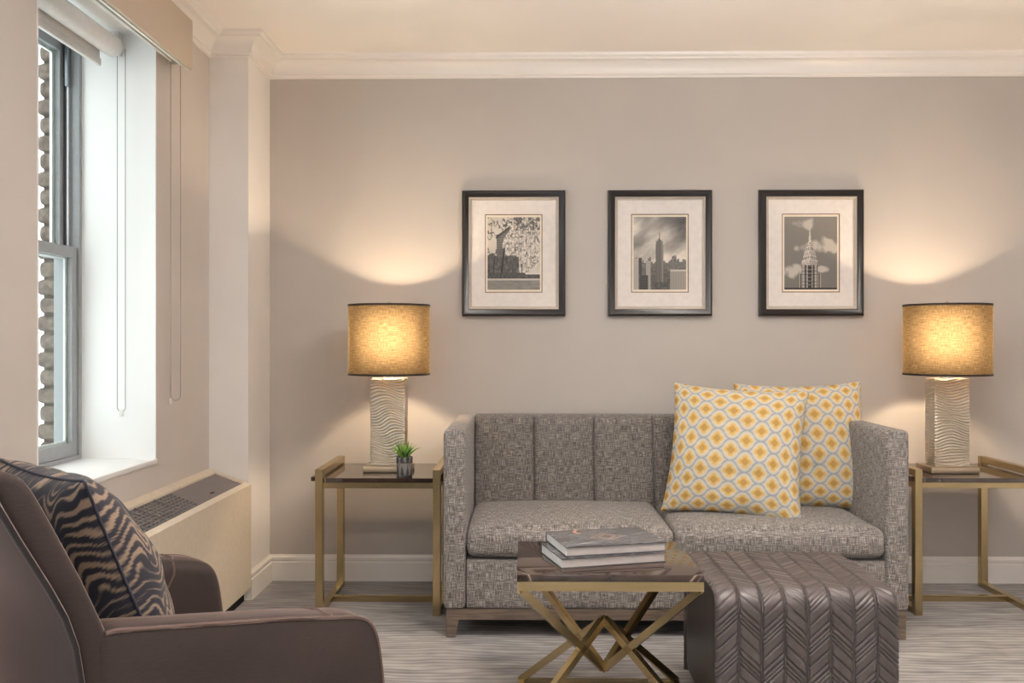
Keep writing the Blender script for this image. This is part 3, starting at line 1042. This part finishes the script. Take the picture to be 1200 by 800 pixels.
# ------------------------------------------------------------------ armchair
CH_TH = math.radians(47)
ch = thing('armchair', 'mauve-brown velvet armchair with sloping arms in the left foreground', 'armchair', (-.782, 1.8655, 0), CH_TH)
def smooth_poly(pts, it=2):
    for _ in range(it):
        q = []
        for i in range(len(pts)):
            a, b = pts[i], pts[(i + 1) % len(pts)]
            q += [(a[0] * .75 + b[0] * .25, a[1] * .75 + b[1] * .25), (a[0] * .25 + b[0] * .75, a[1] * .25 + b[1] * .75)]
        pts = q
    return pts
arm_prof = [(-.256, .735), (-.235, .738), (-.10, .716), (.10, .684), (.20, .664), (.248, .656), (.276, .648), (.296, .634), (.309, .612), (.316, .580), (.325, .52), (.337, .40), (.346, .25), (.350, .13), (-.225, .13), (-.235, .40), (-.245, .60)]
AZ = 0
arm_prof = [(x, z + (AZ if z > .45 else 0)) for x, z in arm_prof]
AO, AI = .372, .262
def dense(pts, step=.012):
    q = []
    for a_, b_ in zip(pts, pts[1:] + pts[:1]):
        m_ = max(1, int(math.hypot(b_[0] - a_[0], b_[1] - a_[1]) / step))
        q += [(a_[0] + (b_[0] - a_[0]) * k / m_, a_[1] + (b_[1] - a_[1]) * k / m_) for k in range(m_)]
    for _ in range(3):
        q = [((q[k - 1][0] + 2 * q[k][0] + q[(k + 1) % len(q)][0]) / 4, (q[k - 1][1] + 2 * q[k][1] + q[(k + 1) % len(q)][1]) / 4) for k in range(len(q))]
    return q
ap = dense(arm_prof)
def inset_poly(pts, d):
    q = []
    for k in range(len(pts)):
        a_, b_ = pts[k - 1], pts[(k + 1) % len(pts)]
        tx, tz = b_[0] - a_[0], b_[1] - a_[1]; L_ = math.hypot(tx, tz)
        q.append((pts[k][0] + d * tz / L_, pts[k][1] - d * tx / L_))
    return q
layers = [(AO, .010), (AO - .003, .003), (AO - .009, 0), (AO - .03, 0), ((AO + AI) / 2, -.002), (AI + .045, 0), (AI + .030, .0), (AI + .018, .004), (AI + .008, .011), (AI + .002, .021), (AI, .032)]
top_i = min((k for k in range(len(ap)) if ap[k][1] > .6), key=lambda k: abs(ap[k][0] - .205))
for sg in (-1, 1):
    bm = B(); rings = []
    for yy, d_ in layers:
        rings.append([(x, sg * yy, z) for x, z in inset_poly(ap, d_)])
    vr = [[bm.verts.new(p) for p in r_] for r_ in rings]
    for a_, b_ in zip(vr, vr[1:]):
        for k in range(len(ap)):
            bm.faces.new((a_[k], a_[(k + 1) % len(ap)], b_[(k + 1) % len(ap)], b_[k]))
    bm.faces.new(vr[0]); bm.faces.new(vr[-1][::-1])
    arm = obj('arm', bm, M['velvet'], ch, 50)
    edge_ring = rings[1]
    end_i = min((k for k in range(len(ap)) if ap[k][0] > .3), key=lambda k: abs(ap[k][1] - .14))
    bm = B(); tube(bm, [edge_ring[k] for k in range(1, end_i)], .0042, 6); obj('arm_piping', bm, M['piping'], arm, 60)
    # seam wrapped over the arm near its front
    p0 = rings[-1][top_i - 1]
    loop = [(p0[0] - .105, p0[1], p0[2] - .19), (p0[0] - .055, p0[1], p0[2] - .10), (p0[0] - .018, p0[1], p0[2] - .032)]
    loop += [rings[k][top_i - 1 + (len(rings) - 1 - k) // 5] for k in range(len(rings) - 1, 0, -1)]
    bm = B(); tube(bm, loop, .0038, 6); obj('arm_seam', bm, M['piping'], arm, 60)
bm = rounded(-.255, .300, -AI + .001, AI - .001, .13, .33, .02, 8); obj('seat_base', bm, M['velvet'], ch, 50)
def seatf(p, u, v, w):
    p = p.copy()
    if w > 0: p.z += .03 * max(0, 1 - u * u) * max(0, 1 - v * v) * w
    return p
bm = rounded(-.19, .412, -AI + .003, AI - .003, .332, .476, .045, 14, seatf); obj('seat_cushion', bm, M['velvet'], ch, 60)
# backrest: leaning slab with rounded edges
bp = [(-.165, .45), (-.185, .56), (-.222, .71), (-.268, .82), (-.318, .925), (-.350, .988), (-.374, 1.012), (-.398, 1.010), (-.408, .990), (-.394, .955), (-.366, .900), (-.323, .820), (-.299, .770), (-.283, .720), (-.274, .66), (-.268, .58), (-.264, .50), (-.262, .335), (-.16, .335)]
bd = dense(bp[::-1], .014)
bm = B()
vr = []
for yy, d_ in [(-AO + .001, .014), (-AO + .003, .008), (-AO + .007, .003), (-AO + .014, 0), (0, 0), (AO - .069, 0), (AO - .062, .003), (AO - .058, .008), (AO - .055, .014)]:
    vr.append([bm.verts.new((x, yy, z)) for x, z in inset_poly(bd, d_)])
for a_, b_ in zip(vr, vr[1:]):
    for k in range(len(bd)):
        bm.faces.new((a_[k], a_[(k + 1) % len(bd)], b_[(k + 1) % len(bd)], b_[k]))
bm.faces.new(vr[0]); bm.faces.new(vr[-1][::-1])
obj('backrest', bm, M['velvet'], ch, 60)
outer = bp[8:18]
bm = B(); tube(bm, [(x + .002, -AO + .004, z) for x, z in outer], .0058, 6); obj('back_piping', bm, M['piping_dark'], ch, 60)
bm = B()
bo = [(-.262, .335), (-.250, .12), (-.238, .12), (-.250, .335)]
prism(bm, bo, -AO + .024, AO - .024); obj('back_skirt', bm, M['velvet'], ch, 50)
for xx in (-.20, .27):
    for yy in (-.31, .31):
        bm = B(); lathe(bm, [(.014, .0005), (.024, .13)], 16, (xx, yy, 0)); obj('leg', bm, M['dark_wood'], ch)
# zebra pillow standing in the chair
bm, cols, edge = pillow_mesh('zebra_pillow', .50, .23, zebra, n=170, pinch=.06, seed=2.2, phase=(0, .03))
zp = obj('throw_pillow', bm, M['zebra'], None, 80, uv=False); set_cols(zp, cols)
tag(zp, 'navy and tan zebra striped throw pillow standing in the armchair', 'pillow')
bm = B(); tube(bm, [edge[k] for k in range(0, len(edge), 3)], .0030, 8, True); obj('pillow_piping', bm, M['navy'], zp, 70)
cl = Vector((-.108, .055, .722))
cw_ = Matrix.Rotation(CH_TH, 3, 'Z') @ cl + Vector((-.782, 1.8655, 0))
# pillow's own x runs along the chair's width, its lean tips the top toward the chair back
zp.location = cw_
zp.rotation_euler = (Matrix.Rotation(CH_TH - PI / 2, 3, 'Z') @ Matrix.Rotation(math.radians(22), 3, 'X')).to_euler()

# ------------------------------------------------------------------ framed photographs
def fbm(x, y, z=0, o=4):
    s = 0; a = .5; f = 1
    for _ in range(o):
        s += a * noise.noise(Vector((x * f, y * f, z))); a *= .5; f *= 2
    return s
def park(u, v):
    x = u * .70
    sky = .80 + .12 * fbm(u * 4, v * 4, 1)
    g = sky
    # bare branches
    br = abs(fbm(u * 5.5, v * 5.5, 3, 4))
    if v > .35 and br < .035: g = .35
    # wedge-shaped building
    if .17 < u < .50 and .28 < v < (.74 + (u - .17) * .55 if u < .42 else .88 - (u - .42) * .5):
        g = .42 + .05 * math.sin(v * 190) + (.10 if u > .42 else 0) + .06 * fbm(u * 9, v * 9, 2)
        if v > (.70 + (u - .17) * .55) and u < .42: g = .25
    # blossom crown
    dx, dy = (u - .66) / .36, (v - .58) / .36
    d = dx * dx + dy * dy + .5 * fbm(u * 7, v * 7, 8)
    if d < 1:
        n_ = fbm(u * 26, v * 26, 5, 3)
        g = .80 + .55 * n_
        if abs(fbm(u * 11, v * 11, 12)) < .03: g = .32
    if u > .5 and v > .82 and fbm(u * 20, v * 20, 6) > 0: g = .38
    # leaning trunk and dark trees
    if v < .47 + .10 * fbm(u * 6, 1, 4) and u < .60:
        g = .36 + .34 * fbm(u * 18, v * 18, 21, 4)
    tx = .26 + .17 * max(0, (v - .2)) + .10 * max(0, v - .45) ** 2
    if .2 < v < .58 and abs(u - tx) < .022 - .012 * v: g = .16
    if .2 < v < .46 and abs(u - .11 - .25 * (v - .2) ** 1.5) < .013: g = .2
    if v < .40 and u < .62 and fbm(u * 12, v * 12, 15) > .02 + (v - .2) * .6: g = min(g, .34 + .2 * fbm(u * 30, v * 30, 1))
    if .04 < v < .36 and abs(u - .66) < .009: g = .2
    if .12 < v < .36 and (abs(u - .48) < .006 or abs(u - .75) < .008): g = .25
    if .155 < v < .235: g = .30 + .30 * fbm(u * 30, v * 40, 7, 3)
    if .215 < v < .235 and u > .72: g = .85
    if .13 < v < .155: g = .78
    if v <= .13: g = .52 + .12 * fbm(u * 6, v * 30, 4)
    return g
def skyline(u, v):
    g = .50 + .16 * v
    c = fbm(u * 2.2 + .3, v * 5 - u * 2, 11, 5)
    if True:
        band = max(0, 1 - abs(v - .80 + .25 * (u - .25)) / .22) * max(0, 1 - u / .62)
        g = .56 + .75 * c * .6 + .35 * band
        g += .22 * max(0, min(1, 1 - (v - .45) / .22))
        g -= .16 * max(0, min(1, (u - .35) / .35)) * max(0, min(1, (v - .68) / .2))
    # distant low towers
    k = int(u * 30); h = .40 + .09 * noise.noise(Vector((k * 1.37, 2.2, 0))) + (.05 if .70 < u < .82 else 0)
    if v < h:
        g = .42 + .12 * noise.noise(Vector((k * 2.1, v * 40, 1))) + .10 * math.sin(v * 260) * math.sin(u * 200)
    k = int(u * 14); h = .29 + .10 * noise.noise(Vector((k * 2.7, 5, 0)))
    if v < h: g = .36 + .16 * noise.noise(Vector((k * 3.3, v * 25, 4))) + .08 * math.sin(v * 300)
    if .24 < u < .33 and v < .40: g = .62 + .05 * math.sin(v * 220)
    if u < .10 - .04 * max(0, v - .3) and v < .43: g = .66 + .10 * math.sin(u * 500)
    if .10 < u < .16 and .2 < v < .44: g = .2
    if .12 < u < .28 and v < .2: g = .22 + .08 * math.sin(v * 240)
    # central stepped tower with mast
    x = abs(u - .495)
    if v < .20 and x < .125: g = .34 + .06 * math.sin(u * 330)
    if v < .62 and x < .075 or v < .665 and x < .062 or v < .685 and x < .040 or v < .70 and x < .02:
        g = .40 + .07 * math.sin(u * 300) + (.10 if u > .535 else 0) - (.05 if u < .45 else 0)
    if v < .79 and x < .011 - .008 * max(0, (v - .70) / .09): g = .30
    # near slab blocks
    if u > .70 and v < .27: g = .58 + .13 * math.sin(u * 260)
    if u > .70 and .255 < v < .275: g = .78
    if .40 < u < .68 and v < .11: g = .30 + .3 * fbm(u * 24, v * 24, 9, 3)
    return g
def spire(u, v):
    g = .46 + .06 * v
    def cloud(cx, cy, rx, ry, s):
        d = ((u - cx) / rx) ** 2 + ((v - cy) / ry) ** 2 + 2.0 * fbm(u * 5, v * 5, s, 5)
        return max(0, min(1, (1 - d) * 1.3))
    c = max(cloud(.42, .90, .27, .08, 1), cloud(.74, .60, .42, .12, 2), cloud(.16, .25, .24, .10, 3), cloud(.75, .28, .12, .05, 5), cloud(.25, .55, .10, .06, 7))
    g = g * (1 - c) + .74 * c
    x = abs(u - .485)
    if v < .34:
        if x < .150: g = .66 if int(u * 26) % 2 else .34
        if x < .150 and math.sin(v * 130) > .75: g *= .7
        if x < .035: g = .28 + .15 * math.sin(v * 120)
        if .15 < x < .215 and v < .22: g = .62 if int(u * 40) % 2 else .3
        if v < .025: g = .2 + .2 * fbm(u * 30, 1, 3)
    elif v < .66:
        t_ = (v - .34) / .32
        w = .145 * (1 - t_) ** .85 + .022
        if x < w:
            g = .80 - .12 * (u > .5)
            tier = (v - .34) / .062; k = int(tier); f = tier - k
            s_ = x / w
            arch = .25 + .45 * (1 - s_ * s_)
            ph = (x / .036) % 1
            if abs(ph - .5 * (k % 2)) < .24 and arch - .2 < f < arch + .22: g = .25
            if abs(f - (.08 + .2 * (1 - s_ * s_))) < .07: g = .58
    elif v < .84:
        if x < .022 * (1 - (v - .66) / .18) + .003: g = .80
    return g
def picture(label, cx, fn):
    PW, PH = .517, .628
    t = thing('framed_photo', label, 'picture', (cx, YB - .001, 1.640), 0, 'framed black and white photos above the sofa')
    hw, hh = PW / 2, PH / 2
    # moulding: path runs so that the profile offset points inward
    path = [(-hw, -hh), (-hw, hh), (hw, hh), (hw, -hh)]
    mould = [(0, .002), (0, .022), (.004, .034), (.010, .038), (.018, .036), (.026, .030), (.034, .028), (.034, .002)]
    bm = B(); sweep(bm, path, mould, lambda p, h: (p.x, -h, p.y), True); obj('frame', bm, M['frame'], t, 25)
    def inset(d): return [(-hw + d, -hh + d), (-hw + d, hh - d), (hw - d, hh - d), (hw - d, -hh + d)]
    bm = B(); sweep(bm, inset(.0345), [(0, .004), (0, .026), (.003, .027), (.010, .018), (.014, .018), (.014, .004)], lambda p, h: (p.x, -h, p.y), True); obj('liner', bm, M['liner'], t, 25)
    iw_, ih_ = .1435, .196
    def rect_ring(bm, ax, az, bx, bz, y):
        o_ = [bm.verts.new((sx * ax, y, sz * az)) for sx, sz in ((-1, -1), (1, -1), (1, 1), (-1, 1))]
        n_ = [bm.verts.new((sx * bx, y, sz * bz)) for sx, sz in ((-1, -1), (1, -1), (1, 1), (-1, 1))]
        i_ = [bm.verts.new((sx * bx, y + .0012, sz * bz)) for sx, sz in ((-1, -1), (1, -1), (1, 1), (-1, 1))]
        for k in range(4):
            bm.faces.new((o_[k], o_[(k + 1) % 4], n_[(k + 1) % 4], n_[k])); bm.faces.new((n_[k], n_[(k + 1) % 4], i_[(k + 1) % 4], i_[k]))
    bm = B(); rect_ring(bm, hw - .0490, hh - .0490, iw_, ih_, -.014); obj('mat_board', bm, M['mat'], t, 0)
    bm = B(); rect_ring(bm, iw_, ih_, iw_ - .0045, ih_ - .0045, -.0125); obj('mat_line', bm, M['line'], t, 0)
    bm = B(); rect_ring(bm, iw_ - .0045, ih_ - .0045, .131, .1815, -.0112); obj('inner_mat', bm, M['mat_core'], t, 0)
    n, m = 124, 172
    bm = B(); g = []; cols = []
    for i in range(n + 1):
        r_ = []
        for j in range(m + 1):
            u, v = i / n, j / m
            r_.append(bm.verts.new((-.1312 + .2624 * u, -.0098, -.1817 + .3634 * v)))
            k = max(.08, min(.92, fn(u, v)))
            k = max(.04, min(.95, .5 + (k - .5) * 1.12)) * .94
            cols.append(lin((k * 1.0, k * .955, k * .90)))
        g.append(r_)
    for i in range(n):
        for j in range(m): bm.faces.new((g[i][j], g[i + 1][j], g[i + 1][j + 1], g[i][j + 1]))
    o = obj('photo_print', bm, M['photo'], t, 0, flip=False); set_cols(o, cols)
    bm = B(); box(bm, -hw + .034, hw - .034, -.009, -.0015, -hh + .034, hh - .034); obj('backing_board', bm, M['board'], t, 0)
    return t
picture('dark framed photo of blossoming park trees, nearest the window', -.0555, park)
picture('dark framed photo of a city skyline with tall central tower', .6735, skyline)
picture('dark framed photo of a tapering spire among clouds, nearest the right lamp', 1.423, spire)

# ------------------------------------------------------------------ light
w = bpy.data.worlds.new('World'); scn.world = w; w.use_nodes = True
bg = w.node_tree.nodes['Background']
SKY = 1.25
bg.inputs['Color'].default_value = (.90, .96, 1.0, 1); bg.inputs['Strength'].default_value = SKY
def area(name, loc, rot, sx, sy, e, c, portal=False):
    d = bpy.data.lights.new(name, 'AREA'); d.shape = 'RECTANGLE'; d.size = sx; d.size_y = sy
    d.energy = e; d.color = c
    if portal: d.cycles.is_portal = True
    o = bpy.data.objects.new(name, d); COL.objects.link(o); o.location = loc; o.rotation_euler = rot
    return o
area('window_portal', (XL - T - .02, (WY0 + WY1) / 2, (WZ0 + WZ1) / 2), (0, -PI / 2, 0), 1.7, .88, 1, (1, 1, 1), True)
area('rear_opening_portal', ((RX0 + RX1) / 2, YR - .1, (RZ0 + RZ1) / 2), (PI / 2, 0, 0), RX1 - RX0, RZ1 - RZ0, 1, (1, 1, 1), True)
area('side_window_portal', (XL - T - .02, (SY0 + SY1) / 2, (WZ0 + WZ1) / 2), (0, -PI / 2, 0), 1.7, 3.5, 1, (1, 1, 1), True)
def added_ceiling_fill(x, y, e):  # unseen disks added under the ceiling to fill the room with light
    d = bpy.data.lights.new('added_ceiling_fill', 'AREA'); d.shape = 'DISK'; d.size = .35; d.energy = e; d.color = (1, .97, .94)
    o = bpy.data.objects.new('added_ceiling_fill', d); COL.objects.link(o); o.location = (x, y, ZC - .03)
for x, y in ((-.5, .2), (.7, .2)): added_ceiling_fill(x, y, 4)
d = bpy.data.lights.new('added_uplight', 'SPOT'); d.energy = 205; d.color = (1, .97, .94); d.spot_size = math.radians(150); d.spot_blend = 1; d.shadow_soft_size = .15  # added spot without a fitting, brightens the ceiling and upper walls
o = bpy.data.objects.new('added_uplight', d); COL.objects.link(o); o.location = (.9, 1.9, 2.15); o.rotation_euler = (PI - .25, 0, 0)

# ------------------------------------------------------------------ camera and view
cam = bpy.data.cameras.new('camera'); co = bpy.data.objects.new('camera', cam); COL.objects.link(co)
cam.sensor_width = 36; cam.lens = 1060 / 1200 * 36; cam.clip_start = .02
co.location = (0, 0, 1.2); co.rotation_euler = (PI / 2, 0, math.atan(15 / 1060))
scn.camera = co
vs = scn.view_settings
vs.view_transform = 'Standard'; vs.look = 'None'; vs.gamma = 1; vs.use_curve_mapping = False
vs.exposure = 1.47
scn.cycles.use_denoising = True
scn.cycles.max_bounces = 10; scn.cycles.diffuse_bounces = 6; scn.cycles.transparent_max_bounces = 12
scn.cycles.sample_clamp_indirect = 6
